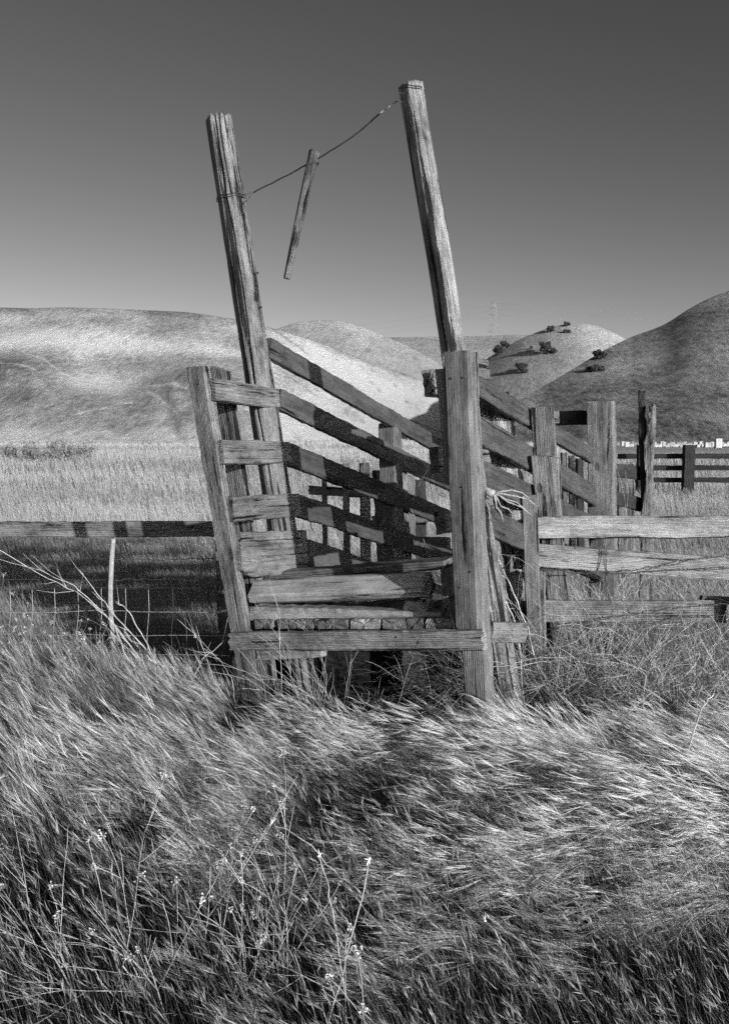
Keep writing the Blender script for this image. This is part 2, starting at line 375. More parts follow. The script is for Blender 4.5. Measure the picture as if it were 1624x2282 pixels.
def rel_left(u, v, X, Y):
    r = 2.5*G(u, v, 60, .40, 110, .2)*1.0 - 5*G(u, v, 260, .50, 110, .17) + 3.5*G(u, v, 450, .38, 120, .2)
    r = r + 1.2*np.exp(-((v-.72-.06*np.sin(u/150))/.08)**2)*smn(700, 300, u)
    gul = np.sin(u/17+v*14+2*vn(u/60, v*3, 4))*.5*G(u, v, 430, .18, 260, .2)
    return r + gul
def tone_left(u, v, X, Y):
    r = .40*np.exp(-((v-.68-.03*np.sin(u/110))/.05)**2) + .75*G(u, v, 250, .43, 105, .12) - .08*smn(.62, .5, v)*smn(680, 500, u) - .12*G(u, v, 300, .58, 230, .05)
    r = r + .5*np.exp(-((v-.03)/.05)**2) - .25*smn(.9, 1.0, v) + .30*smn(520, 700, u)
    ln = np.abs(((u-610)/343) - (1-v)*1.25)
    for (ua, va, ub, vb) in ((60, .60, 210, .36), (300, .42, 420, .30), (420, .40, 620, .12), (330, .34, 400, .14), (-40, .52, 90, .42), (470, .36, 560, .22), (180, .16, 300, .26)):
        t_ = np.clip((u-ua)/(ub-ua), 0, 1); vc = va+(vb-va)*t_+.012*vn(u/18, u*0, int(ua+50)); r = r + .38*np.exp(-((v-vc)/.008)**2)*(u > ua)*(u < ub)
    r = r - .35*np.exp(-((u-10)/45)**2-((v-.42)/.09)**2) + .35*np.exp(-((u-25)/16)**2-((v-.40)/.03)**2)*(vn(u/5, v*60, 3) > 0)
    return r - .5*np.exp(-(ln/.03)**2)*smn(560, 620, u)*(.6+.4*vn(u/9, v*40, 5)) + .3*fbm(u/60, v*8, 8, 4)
hill('far_ridge', [(300, 800), (700, 765), (850, 757), (950, 755), (1060, 754), (1150, 750), (1300, 760), (1500, 770), (1700, 765), (1900, 760)], 1700, 900, hillmat('ridge_grass', .30, .50, .006, .12, 3, 1), nz=(6, .004), seed=2)
hill('round_hill', [(450, 830), (560, 765), (620, 738), (660, 725), (720, 719), (770, 723), (810, 735), (850, 752), (900, 772), (960, 803), (1010, 840), (1080, 900), (1150, 960)], 760, 600, hillmat('round_grass', .26, .48, .01, .22, 1.6, 2), nz=(2, .01), seed=5)
hill('oak_hill', [(880, 965), (960, 905), (1010, 845), (1060, 815), (1110, 785), (1160, 757), (1210, 738), (1250, 728), (1290, 726), (1320, 731), (1360, 747), (1395, 765), (1450, 800), (1550, 870), (1650, 950)], 600, 450, hillmat('oak_grass', .20, .46, .012, .28, 1.2, 3), nz=(1.5, .012), seed=9)
hill('left_hill', [(-900, 760), (-400, 700), (0, 692), (80, 694), (150, 692), (240, 694), (330, 698), (420, 702), (470, 708), (520, 716), (600, 734), (660, 752), (720, 772), (800, 800), (880, 828), (950, 852), (1010, 905), (1060, 940), (1120, 962), (1200, 975)],
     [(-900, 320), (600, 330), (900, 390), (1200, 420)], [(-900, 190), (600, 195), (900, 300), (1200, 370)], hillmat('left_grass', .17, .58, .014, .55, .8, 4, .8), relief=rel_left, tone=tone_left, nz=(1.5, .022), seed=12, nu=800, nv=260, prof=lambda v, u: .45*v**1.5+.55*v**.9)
hill('right_hill', [(1090, 975), (1130, 915), (1160, 890), (1200, 866), (1250, 838), (1300, 807), (1350, 778), (1400, 754), (1440, 741), (1475, 727), (1510, 702), (1545, 682), (1590, 662), (1630, 650), (1720, 628), (1850, 600), (2100, 580), (2500, 640)],
     [(1090, 175), (1200, 215), (1400, 255), (1700, 270), (2500, 270)], [(1090, 165), (1300, 150), (2500, 150)], hillmat('right_grass', .05, .44, .03, .75, 1.1, 5), nz=(1.6, .03), seed=21, nu=300, nv=170, prof=lambda v, u: .75*v**.95+.25*v**2)
# ---------------------------------------------------------------- chute frame (the whole structure leans to the left)
WD = Vector((.53, .848, 0)).normalized()                 # direction the chute runs
FD = Vector((.848, -.53, .11)).normalized()              # along the front, towards the right
LEAN = Vector((-.15, 0, 1)).normalized()
def wallplane(p): return Plane(p, Vector((1, -.53/.848, .15)))
LW = wallplane(at(558, 1390, 4.78)); RW = wallplane(at(1003, 1390, 4.16))
FPn = FD.cross(LEAN); FPn = FPn if FPn.y < 0 else -FPn
FP = Plane(at(1020, 1420, 4.06), FPn); FN = FP.n; LN = LW.n
chute = empty('loading_chute', at(800, 1560, 4.6)); chute.location.z = .15
tag(chute, 'weathered leaning timber cattle loading chute with two tall poles standing in the grass', 'loading chute')
def foot(top, bot, y0, zt, pl, off=0):
    pass
def ext(p, q, L):
    d = (q-p).normalized(); return q + d*L
# tall poles
lp_t = at(487, 262, 5.26); lp_b = at(673, 1470, 5.26); lp_b2 = lp_b + (lp_b-lp_t)*((lp_b.z-.0)/(lp_t.z-lp_b.z))
pole('pole', lp_b2, lp_t, .100, .079, M_POLE, chute, cracks=[(R(350), .055, .05, .35), (R(25), .03, .018, .3), (R(60), .03, .012, .3), (R(325), .03, .014, .3), (R(80), .03, .01, .3), (R(300), .03, .012, .4)], face=Vector((0, -1, 0)), rag=.022, flat=[(R(292), .84)])
rp_t = at(916, 190, 4.55); rp_b = at(1103, 1385, 4.55); rp_b2 = rp_b + (rp_b-rp_t)*((rp_b.z-.0)/(rp_t.z-rp_b.z))
pole('pole', rp_b2, rp_t, .078, .062, M_ROUGH, chute, cracks=[(R(40), .05, .02, .3), (R(58), .06, .022, .3), (R(75), .04, .014, .3), (R(10), .03, .008, .4), (R(330), .03, .012, .4), (R(300), .05, .015, .3)], face=Vector((0, -1, 0)), rag=.018, flat=[(R(298), .84)])
# front posts
def fpl(name, a, b, w, t, mat, pl=FP, off=0, down=0, wd=FD, **k):
    p, q = pl.hit(*a, off), pl.hit(*b, off); q = ext(p, q, down) if down else q
    return beam(name, p, q, w, t, wd, mat, chute, **k)
fpl('corner_post', (439, 817), (535, 1390), .128, .05, M_A, off=-.03, down=.75, rag=.004, endcut=(.008, 0), wear=.004, notch=[(.66, .06, .012, -1)], nails=[(.10, .01, 1), (.5, -.02, 1)])
fpl('back_post', (493, 822), (603, 1560), .13, .045, M_A, off=-.36, down=.4, rag=.004, endcut=(.028, 0))
fpl('front_post', (1028, 788), (1067, 1520), .118, .10, M_MID, off=-.055, down=.45, rag=.008, wear=.004)
fpl('facing_plank', (1019, 783), (1043, 1400), .121, .045, M_SM, off=.02, rag=.004, wear=.003, nails=[(.12, -.03, 1), (.12, .03, 1), (.62, .0, 1), (1.02, .03, 1), (1.1, -.03, 1)])
fpl('side_plank', (984, 822), (1008, 1080), .05, .05, M_A, off=-.01, rag=.004)
# rails of the level part of the left wall
def lb(name, a, b, w, t, mat, off=0, **k):
    return beam(name, LW.hit(*a, off), LW.hit(*b, off), w, t, LEAN, mat, chute, **k)
NL = lambda L, h=.04: [(.035, h, -1), (.04, -h, -1), (L-.04, h, -1), (L-.05, -h, -1), (.3*L, h*.8, -1), (.32*L, -h*.7, -1)]
lb('wall_rail', (474, 869), (617, 888), .125, .042, M_A, rag=.006, nails=NL(.62), wear=.004)
lb('wall_rail', (492, 1008), (643, 1009), .135, .042, M_A, rag=.004, nails=NL(.62))
lb('wall_rail', (514, 1135), (664, 1125), .138, .042, M_A, rag=.006, nails=NL(.62))
lb('wall_panel', (532, 1238), (680, 1228), .262, .04, M_A, rag=.004, wear=.005, nails=NL(.62, .09), notch=[(0, .05, .05, -1)])
# ramp boards of the left wall (inner face seen)
lb('ramp_board', (597, 775), (1010, 1014), .128, .042, M_BRN, off=-.0, rag=.004, nails=[(.05, .03, -1), (.06, -.02, -1)])
lb('ramp_board', (620, 890), (1020, 1085), .138, .042, M_BRN, off=-.0, rag=.006)
lb('ramp_board', (643, 1013), (1020, 1165), .142, .042, M_BRN, off=-.0, rag=.006)
lb('ramp_board', (664, 1127), (1030, 1252), .142, .042, M_BRN, off=-.0, rag=.01)
lb('ramp_board', (684, 1232), (1030, 1345), .17, .042, M_BRN, off=-.0, rag=.01)
# left wall posts further back
for (x, yt, yb, w) in ((869, 945, 1300, .135),):
    p, q = LW.hit(x, yt, -.05), LW.hit(x+6, yb, -.05); beam('wall_post', p, ext(p, q, .4), w, .12, FD, M_MID, chute, rag=.01)
p, q = LW.hit(868, 1050, -.16), LW.hit(880, 1300, -.16); beam('wall_post', p, ext(p, q, .5), .22, .16, FD, M_POLE, chute, rag=.03, wear=.006)
# right wall: level rails whose end grain faces us, then ramp boards seen from outside
def rb(name, a, b, w, t, mat, off=0, **k):
    return beam(name, RW.hit(*a, off), RW.hit(*b, off), w, t, LEAN, mat, chute, **k)
def rend(y0, y1, xc, w, mat=M_A, L=.62, off=0, back=.05, t=.052):
    p = RW.hit(xc-11, (y0+y1)/2, off) + WD*(back-.03); beam('end_rail', p, p + WD*L - Vector((0, 0, .01)), w, t, LEAN, mat, chute, rag=.012, wear=.005)
rend(820, 884, 962, .135, M_POLE, t=.062, off=-.01)
rend(772, 830, 968, .11, M_MID, L=.5, back=.22, t=.04)
rend(995, 1056, 974, .125)
rend(1142, 1192, 987, .108)
rend(1267, 1332, 1000, .14, t=.05); rend(1335, 1378, 1004, .09, t=.055)
rb('ramp_board', (1030, 842), (1330, 1025), .118, .04, M_BRN, off=.03, rag=.004)
rb('ramp_board', (1040, 945), (1330, 1108), .158, .04, M_BRN, off=.03, rag=.01, wear=.006)
rb('ramp_board', (1055, 1050), (1335, 1182), .155, .04, M_BRN, off=.03, rag=.01, wear=.006)
rb('ramp_board', (1080, 1160), (1340, 1275), .155, .04, M_BRN, off=.03, rag=.01)
# posts along the right wall
for (xt, yt, xb, yb, of, w, tt, m_) in ((1096, 880, 1160, 1260, -.09, .20, .10, M_ROUGH),):
    p, q = RW.hit(xt, yt, of), RW.hit(xb, yb, of); beam('wall_post', p, ext(p, q, .4), w, tt, WD*.6+FD, m_, chute, rag=.02, wear=.012)
def yplank(name, top, bot, Yd, w, t, mat, par, down=.0, wd=None, **k):
    p, q = at(*top, Yd), at(*bot, Yd); q = ext(p, q, down) if down else q
    return beam(name, p, q, w, t, wd or Vector((.93, -.36, 0)), mat, par, **k)
yplank('wall_post', (1208, 907), (1222, 1150), 5.22, .135, .05, M_MID, chute, down=.85, rag=.003)
yplank('wall_post', (1207, 1016), (1222, 1150), 5.12, .125, .06, M_POLE, chute, down=.8, rag=.005, endcut=(.01, 0))
yplank('wall_post', (1239, 1020), (1245, 1150), 5.2, .035, .08, M_POLE, chute, down=.8, rag=.005)
# deck
FB0, FB1 = FP.hit(517, 1428, .05), FP.hit(1079, 1425, .05)
beam('deck_front_board', FB0, FB1, .098, .046, LEAN, M_FENCE, chute, rag=.022, wear=.004, nails=[(.18, .0, 1), (1.1, .02, 1), (1.22, -.01, 1), (.2, -.01, 1)])
dk = [(566, 606, M_A), (621, 660, M_MID), (661, 699, M_MID), (702, 775, M_A), (778, 846, M_LOG), (851, 904, M_A), (906, 944, M_A), (948, 1012, M_FENCE)]
DN = FD.cross(WD).normalized()
for (a, b_, m_) in dk:
    p = FP.hit((a+b_)/2, 1391, -.02); pl = FP.hit(a, 1391, -.02); pr = FP.hit(b_, 1391, -.02)
    beam('deck_plank', p, p + WD*.62, (pr-pl).length-.006, .052, FD, m_, chute, rag=.012, wear=.005)
for k in range(5):                                            # sloping floor
    p = FP.hit(600+100*k, 1396, -.70); beam('ramp_plank', p, p + WD*2.2 - Vector((0, 0, .62)), .19, .045, FD, M_BRN, chute, rag=.01)
# understructure
p, q = FP.hit(577, 1460, -.06), FP.hit(722, 1456, -.06); beam('brace', p, q, .062, .04, LEAN, M_LOG, chute, rag=.03, wtaper=.5)
p, q = at(700, 1425, 4.9), at(1160, 1410, 4.5)
beam('floor_beam', at(560, 1425, 5.1), at(1040, 1425, 4.55), .12, .08, LEAN, M_DARK, chute)
beam('floor_beam', at(1090, 1408, 4.40), at(1166, 1410, 4.52), .11, .05, Vector((0, 0, 1)), M_MID, chute)
beam('under_panel', at(900, 1486, 5.05), at(1045, 1486, 4.95), .26, .04, Vector((0, 0, 1)), M_CONC, chute, rag=.01)
beam('under_panel', at(520, 1460, 5.45), at(900, 1470, 5.3), .62, .04, Vector((0, 0, 1)), M_FAR, chute, rag=.01)  # black wood puts the deck's shadow into the panel's colour
# cross plank behind the log, fastened between the walls
p, q = FP.hit(612, 1281, -.42), FP.hit(1000, 1255, -.42)
beam('cross_plank', p, q, .048, .13, LEAN, M_A, chute, rag=.008, wear=.004)
# nails on the left pole
for (x, y) in ((566, 609), (574, 685)):
    t_ = Tubes(); c = at(x, y, 5.22); t_.add([c-Vector((.03, 0, 0)), c+Vector((.022, -.01, 0))], .003, .003, 5); t_.add([c+Vector((.022, -.01, 0)), c+Vector((.026, -.011, 0))], .008, .008, 6); t_.build('nail', M_NAIL, chute)
# loose wood on the deck
def logthing(name, a, b, Ya, Yb, ra, rb_, label, cat, flat=(), mat=M_LOG, **k):
    o = pole(name, at(*a, Ya), at(*b, Yb), ra, rb_, mat, None, nang=48, flat=flat, rag=.015, **k)
    tag(o, label, cat); return o
logthing('log', (570, 1322), (955, 1305), 4.88, 4.34, .074, .076, 'pale split log lying across the deck of the loading chute', 'log', flat=[(R(30), .72), (R(150), .8), (R(270), .85), (R(210), .85)], cracks=[(R(60), .04, .008, .5), (R(100), .04, .01, .5)], face=Vector((0, -.3, 1)))
# close the foot ends of logs with a cap (the foot end of posts is in the ground)
pb = beam('plank', at(572, 1364, 4.84), at(995, 1371, 4.25), .08, .12, Vector((0, 0, 1)), M_LOG, None, rag=.012, wear=.005, wtaper=.35)
tag(pb, 'pale weathered plank lying flat under the log on the chute deck', 'plank')
kb = beam('wood_block', at(915, 1350, 4.38), at(952, 1350, 4.30), .065, .10, Vector((0, 0, 1)), M_LOG, None, rag=.015, wear=.008)
tag(kb, 'short rough wood block propping up the right end of the log', 'wood block')
# ---------------------------------------------------------------- wire and hanging stick
wire = empty('hanging_wire', at(712, 352, 4.9)); tag(wire, 'thin twisted wire slung between the tops of the two tall poles', 'wire')
def strand(pts, r, par=wire, name='wire_strand', mat=M_WIRE, wob=.004, sub=6):
    P = [at(*p) for p in pts]; out = []
    for i in range(len(P)-1):
        for k in range(sub):
            s = k/sub; q = P[i].lerp(P[i+1], s); out.append(q + Vector((0, random.uniform(-1, 1), random.uniform(-1, 1)))*wob*.5)
    out.append(P[-1]); t = Tubes(); t.add(out, r, r, 5); return t.build(name, mat, par)
main = [(566, 428, 5.2), (600, 411, 5.14), (650, 385, 5.03), (692, 361, 4.94), (712, 351, 4.9), (760, 322, 4.8), (800, 293, 4.74), (850, 249, 4.63)]
strand(main, .0042)
twist = []
for k in range(40):
    s = k/39; c = at(845+40*s, 253-28*s, 4.62); a = k*1.1; twist.append(c+Vector((.008*math.cos(a), .008*math.sin(a), .008*math.sin(a+1))))
t_ = Tubes(); t_.add(twist, .0035, .0035, 4); t_.build('wire_twist', M_WIREL, wire)
def wrap(cx, cy, Yd, r, n, dz, tilt, name='wire_wrap'):
    c = at(cx, cy, Yd); pts = []
    for k in range(int(28*n)+1):
        a = 2*math.pi*k/28; pts.append(c+Vector((r*math.cos(a), r*math.sin(a), dz*k/28+tilt*math.cos(a)+.003*math.sin(5*a))))
    t = Tubes(); t.add(pts, .0024, .0024, 4); return t.build(name, M_WIRE, wire)
wrap(515, 436, 5.26, .087, 2, -.014, .012); wrap(917, 197, 4.55, .066, 2, -.011, -.006)
strand([(543, 434, 5.18), (566, 428, 5.2), (548, 449, 5.19)], .003); strand([(885, 225, 4.5), (893, 212, 4.52), (890, 200, 4.5)], .003); strand([(885, 225, 4.5), (897, 228, 4.5)], .003)
wrap(697, 366, 4.91, .033, 1.5, -.006, .012, 'stick_loop')
stick = pole('hanging_stick', at(639, 621, 4.91), at(700, 337, 4.91), .021, .031, M_POLE, None, cracks=[(R(340), .1, .008, .5), (R(60), .08, .006, .5)], nang=32, rag=.012, lump=.004)
tag(stick, 'weathered stick hanging tilted from the wire between the tall poles', 'stick')
# ---------------------------------------------------------------- left fence
lf = empty('rail_fence', at(240, 1200, 7.0)); lf.location.z = 0
tag(lf, 'long single wooden rail fence left of the loading chute', 'fence')
beam('rail', at(-420, 1180, 7.1), at(478, 1179, 6.9), .128, .045, Vector((0, 0, 1)), M_A, lf, rag=.006)
yplank('post', (498, 1135), (508, 1440), 7.0, .14, .1, M_MID, lf, down=.35, wd=Vector((1, 0, 0)))
yplank('post', (-200, 1135), (-200, 1440), 7.15, .14, .1, M_MID, lf, down=.4, wd=Vector((1, 0, 0)))
# wire fence with a pale stake
wf = empty('wire_fence', at(240, 1450, 5.5)); wf.location.z = .1
tag(wf, 'rusty barbed and mesh wire fence running left from the chute before the wooden rail', 'wire fence')
def wline(pts, r, mat=M_WIRE, par=wf, name='wire', barb=False, wob=.006, sub=7):
    P = [at(*p) for p in pts]; out = []; t = Tubes()
    for i in range(len(P)-1):
        for k in range(sub):
            q = P[i].lerp(P[i+1], k/sub); out.append(q+Vector((0, 0, random.uniform(-1, 1)*wob)))
    out.append(P[-1]); t.add(out, r, r, 4)
    if barb:
        L = sum((P[i+1]-P[i]).length for i in range(len(P)-1)); nb = int(L/.13)
        for k in range(nb):
            i = int((k+.5)/nb*(len(out)-1)); c = out[i].lerp(out[min(i+1, len(out)-1)], .5)
            for s in (-1, 1):
                d = Vector((random.uniform(-.4, .4), random.uniform(-1, 1), s)).normalized()*.013
                t.add([c-d, c+d], .0016, .0010, 3)
    return t.build(name, mat, par)
wline([(-120, 1242, 5.3), (120, 1244, 5.3), (300, 1246, 5.3), (340, 1248, 5.28), (400, 1247, 5.2), (484, 1243, 5.0)], .0026, barb=True)
wline([(-120, 1291, 5.3), (240, 1293, 5.3), (335, 1291, 5.28), (494, 1294, 5.0)], .0026, barb=True)
wline([(-120, 1316, 5.3), (60, 1313, 5.3), (180, 1310, 5.3), (335, 1311, 5.28), (496, 1311, 5.0)], .0022, name='mesh_wire')
wline([(-120, 1365, 5.3), (240, 1362, 5.3), (507, 1364, 5.0)], .0024, name='mesh_wire', mat=M_WIREL)
wline([(-120, 1416, 5.3), (240, 1415, 5.3), (512, 1416, 5.0)], .0024, name='mesh_wire', mat=M_WIREL)
wline([(-120, 1456, 5.3), (240, 1458, 5.3), (512, 1461, 5.0)], .0024, name='mesh_wire', mat=M_WIREL)
for x in (-60, -24, 23, 72, 122, 174, 226, 280, 331, 385, 438, 489):
    wline([(x, 1312, 5.3-.0006*max(0, x-300)), (x+2, 1362, 5.3-.0006*max(0, x-300)), (x-3, 1415, 5.3-.0006*max(0, x-300)), (x+2, 1500, 5.3-.0006*max(0, x-300))], .0022, name='mesh_wire', mat=M_WIREL if x < 340 else M_WIRE)
st = pole('fence_stake', at(256, 1470, 5.28), at(253, 1197, 5.27), .013, .015, M_STAKE, None, nang=24, rag=.006, bend=-.022, lump=.002, face=Vector((0, -1, 0)))
tag(st, 'pale bent stake holding the wire fence in front of the left rail', 'fence stake')
# ---------------------------------------------------------------- right board fence (near)
rf = empty('board_fence', at(1185, 1600, 5.05)); rf.location.z = .05
tag(rf, 'pale weathered three board fence right of the loading chute', 'fence')
UPV = Vector((0, 0, 1))
beam('fence_board', at(1190, 1176, 5.05), at(1720, 1172, 5.03), .132, .04, UPV, M_FENCE, rf, rag=.006, nails=[(.05, .02, -1), (.06, -.03, -1)])
beam('fence_board', at(1192, 1237, 5.05), at(1720, 1276, 5.02), .136, .04, UPV, M_FENCE, rf, rag=.006, wear=.005, nails=[(.05, .02, -1)])
beam('fence_board', at(1196, 1361, 5.05), at(1614, 1363, 5.02), .132, .04, UPV, M_A, rf, rag=.006)
beam('fence_board', at(1560, 1336, 5.07), at(1740, 1342, 5.06), .05, .03, UPV, M_MID, rf, rag=.01)
yplank('fence_post', (1179, 1103), (1190, 1450), 4.97, .085, .06, M_MID, rf, down=.6, wd=Vector((.97, -.25, 0)), rag=.003)
yplank('fence_post', (1203, 1270), (1205, 1450), 5.02, .06, .06, M_MID, rf, down=.5, rag=.01)
yplank('fence_post', (1652, 1325), (1656, 1560), 4.93, .11, .09, M_DARK, rf, down=.3, wd=Vector((1, 0, 0)), rag=.01)
bw = empty('barbed_wire', at(1400, 1280, 4.93)); tag(bw, 'loose rusty barbed wire strands sagging across the board fence', 'barbed wire')
wline([(1200, 1266, 4.95), (1290, 1278, 4.93), (1380, 1273, 4.93), (1440, 1268, 4.93), (1520, 1252, 4.93), (1600, 1240, 4.93), (1700, 1226, 4.93)], .0028, par=bw, barb=True)
wline([(1200, 1268, 4.94), (1330, 1280, 4.93), (1450, 1274, 4.92), (1560, 1266, 4.91), (1700, 1262, 4.91)], .0028, par=bw, barb=True)
wline([(1230, 1400, 4.95), (1330, 1382, 4.95), (1440, 1366, 4.94), (1530, 1352, 4.94), (1620, 1345, 4.93), (1720, 1340, 4.93)], .0028, par=bw, barb=True)
wline([(1300, 1394, 4.94), (1440, 1390, 4.94), (1530, 1374, 4.93), (1640, 1370, 4.92), (1720, 1368, 4.92)], .0026, par=bw, barb=True)
wline([(1347, 1216, 4.99), (1344, 1245, 4.99), (1350, 1282, 4.96)], .003, par=bw, name='wire_tie'); wline([(1352, 1216, 4.99), (1349, 1245, 4.99), (1351, 1282, 4.96)], .003, par=bw, name='wire_tie')
for x in (1465, 1540, 1598, 1672): wline([(x, 1372, 4.93), (x-6, 1392, 4.93), (x-4, 1408, 4.94)], .002, par=bw, name='wire_tie')
# ---------------------------------------------------------------- corral behind
cr = empty('corral_fence', at(1340, 1150, 6.3)); cr.location.z = 0
tag(cr, 'old corral fence of thick split posts and dark rails behind the loading chute', 'corral fence')
yplank('corral_post', (1339, 895), (1342, 1145), 6.25, .185, .13, M_MID, cr, down=.75, rag=.012, wear=.006, wd=Vector((.9, -.43, 0)))
yplank('corral_post', (1429, 872), (1436, 1145), 7.2, .055, .10, M_DARK, cr, down=.8, rag=.02, wear=.008)
yplank('corral_post', (1447, 905), (1440, 1145), 7.15, .075, .11, M_POLE, cr, down=.8, rag=.03, wear=.012, notch=[(.2, .1, .02, -1), (.6, .2, .02, -1)])
yplank('corral_post', (1393, 1036), (1394, 1145), 8.0, .15, .1, M_POLE, cr, down=.6, rag=.02)
beam('corral_rail', at(1060, 944, 6.5), at(1245, 930, 6.4), .09, .05, UPV, M_MID, cr)
beam('corral_rail', at(1232, 933, 6.5), at(1318, 930, 6.35), .105, .05, UPV, M_DARK, cr)
beam('corral_rail', at(1366, 1048, 7.0), at(1425, 1055, 7.3), .11, .05, UPV, M_DARK, cr, bow=.02)
beam('corral_rail', at(1366, 1110, 7.0), at(1425, 1125, 7.3), .11, .05, UPV, M_DARK, cr, bow=.02)
# small pen posts seen between the boards
pn = empty('pen_fence', at(800, 1150, 9)); pn.location.z = 0
tag(pn, 'low pen of short weathered posts and rails seen between the chute boards', 'pen fence')
for (x, yt, yb, Yd, w, m_) in ((722, 1040, 1150, 9.5, .06, M_A), (770, 1034, 1170, 9.0, .07, M_A), (812, 1032, 1180, 8.8, .11, M_A), 
                           (912, 1060, 1200, 8.4, .10, M_MID), (935, 1070, 1200, 8.9, .12, M_DARK), (1255, 1010, 1150, 7.7, .05, M_POLE), (1272, 1016, 1150, 7.8, .05, M_POLE), (1290, 1022, 1150, 7.9, .06, M_DARK)):
    yplank('pen_post', (x, yt), (x+2, yb), Yd, w, .07, m_, pn, down=.5, rag=.015, wd=Vector((1, 0, 0)))
for (a, b_, Y0, Y1, m_) in (((690, 1092), (830, 1100), 9.6, 9.0, M_A), ((830, 1160), (990, 1150), 9.0, 8.6, M_MID), ((890, 1205), (1000, 1212), 7.4, 7.0, M_MID), ((1100, 1100), (1190, 1106), 7.8, 7.6, M_A)):
    beam('pen_rail', at(*a, Y0), at(*b_, Y1), .10, .04, UPV, m_, pn)
# far fence
ff = empty('field_fence', at(1532, 1110, 26)); ff.location.z = 0
tag(ff, 'dark three rail fence far out in the field below the beehives', 'fence')
for (y0, y1) in ((1017, 1016), (1043, 1042), (1070, 1069)): beam('rail', at(1375, y0, 26.5), at(1800, y1, 25.5), .15, .06, UPV, M_FAR, ff, rag=.01, wear=.01, step=.2)
for (x, w) in ((1534, .30), (1428, .2), (1720, .3)): 
    p = at(x, 992, 25.8); beam('post', p, Vector((p.x, p.y, -.1)), w, .25, Vector((1, 0, 0)), M_FAR, ff, rag=.03, wear=.01, step=.1)
# ---------------------------------------------------------------- beehives
def hive(x, Yd, h, w, lab):
    V = []; Fc = []
    def box(x0, x1, y0, y1, z0, z1):
        b0 = len(V); V.extend([(x0, y0, z0), (x1, y0, z0), (x1, y1, z0), (x0, y1, z0), (x0, y0, z1), (x1, y0, z1), (x1, y1, z1), (x0, y1, z1)])
        for f in ((0, 3, 2, 1), (4, 5, 6, 7), (0, 1, 5, 4), (1, 2, 6, 5), (2, 3, 7, 6), (3, 0, 4, 7)): Fc.append(tuple(b0+i for i in f))
    for k in range(max(1, round(h/.28))): box(-w/2+.006*(k % 2), w/2-.006*(k % 2), -.22, .22, .1+k*.285, .1+k*.285+.278)
    top = .1+max(1, round(h/.28))*.285; box(-w/2-.03, w/2+.03, -.26, .26, top, top+.06); box(-w/2, -w/2+.08, -.2, .2, 0, .1); box(w/2-.08, w/2, -.2, .2, 0, .1)
    me = mesh('beehive', V, Fc, M_HIVE, False); o = link('beehive', me); p = at(x, 990, Yd); o.location = (p.x, Yd, gz1(p.x, Yd)); o.rotation_euler.z = random.uniform(-.3, .3)
    return tag(o, lab, 'beehive', 'white beehives lined up at the foot of the right hill')
random.seed(11)
x = 1386
while x < 1660:
    if x < 1412 or x > 1452: hive(x, random.choice((118, 122, 126, 131)), random.choice((.28, .28, .56, .56)), random.uniform(.40, .55), 'white box beehive standing in the row at the foot of the right hill')
    x += random.uniform(4.2, 8.5)
hive(1599, 114, 1.1, .9, 'tallest white beehive stack near the right end of the row')['label'] = 'tallest white beehive stack near the right end of the row'
# ---------------------------------------------------------------- oaks on the hills
dg = None
def surf(px, py, names):
    """point on the named hills along the pixel's ray"""
    bpy.context.view_layer.update(); d = ray(px, py).normalized(); best = None
    for nme in names:
        ok, loc, nn, fi = bpy.data.objects[nme].ray_cast(CP, d)
        if ok and (best is None or (loc-CP).length < (best-CP).length): best = loc
    return best
def oak(px, py, w, h, lab, names=('oak_hill',), name='oak_tree'):
    p = surf(px, py, names)
    if p is None: p = at(px, py, 600)
    sc = p.y/F; Wd, H = w*sc, h*sc; o = empty(name, p); tag(o, lab, 'tree', 'trees on the hills')
    t = Tubes(); t.add([p-Vector((0, 0, .5)), p+Vector((.1, 0, H*.25)), p+Vector((0, 0, H*.5))], H*.05, H*.03, 6)
    for k in range(4):
        a = k*1.6; t.add([p+Vector((0, 0, H*.2)), p+Vector((math.cos(a)*Wd*.2, math.sin(a)*Wd*.2, H*.5))], H*.03, H*.012, 4)
    t.build('trunk', M_BARK, o)
    r = np.random.default_rng(int(px)); lobes = [(r.uniform(-.40, .40)*Wd, r.uniform(-.3, .3)*Wd, H*r.uniform(.25, .85), Wd*r.uniform(.08, .20)) for _ in range(15)]
    Vt = []; Qt = []
    for (lx, ly, lz, lr) in lobes:
        n = 330; dd = r.normal(size=(n, 3)); dd /= np.linalg.norm(dd, axis=1)[:, None]; rr = lr*r.uniform(.55, 1.12, n)
        c = np.array([lx, ly, lz])+dd*rr[:, None]*np.array([1, 1, .8]); c[:, 2] = np.maximum(c[:, 2], .05*H)
        s = Wd*.028; a = r.normal(size=(n, 3))*s; b_ = r.normal(size=(n, 3))*s; b0 = len(Vt)*1
        for i in range(n): Vt.extend([c[i]-a[i], c[i]+b_[i], c[i]+a[i]]); Qt.append((b0+3*i, b0+3*i+1, b0+3*i+2))
    me = npmesh('crown', np.array(Vt), np.array(Qt), M_OAK, 3, smooth=False); link('crown', me, Matrix.Translation(p), o)
oak(1219, 790, 36, 30, 'dark rounded oak standing in the middle of the pale round hill')
oak(1160, 833, 30, 24, 'lone oak lowest on the pale round hill, above the slanting chute boards')
oak(1112, 790, 26, 22, 'large dark oak on the left flank of the round hill, beside the tall pole')
oak(1124, 779, 24, 22, 'oak just right of and behind the largest clump on the left flank')
oak(1227, 741, 22, 16, 'oak on the skyline just left of the hilltop')
oak(1262, 728, 14, 13, 'small oak at the very top of the round hill')
oak(1262, 742, 16, 8, 'low flat shrub just below the top of the round hill', name='shrub')
oak(1182, 779, 9, 10, 'tiny round bush between the two larger oaks on the hillside', name='shrub')
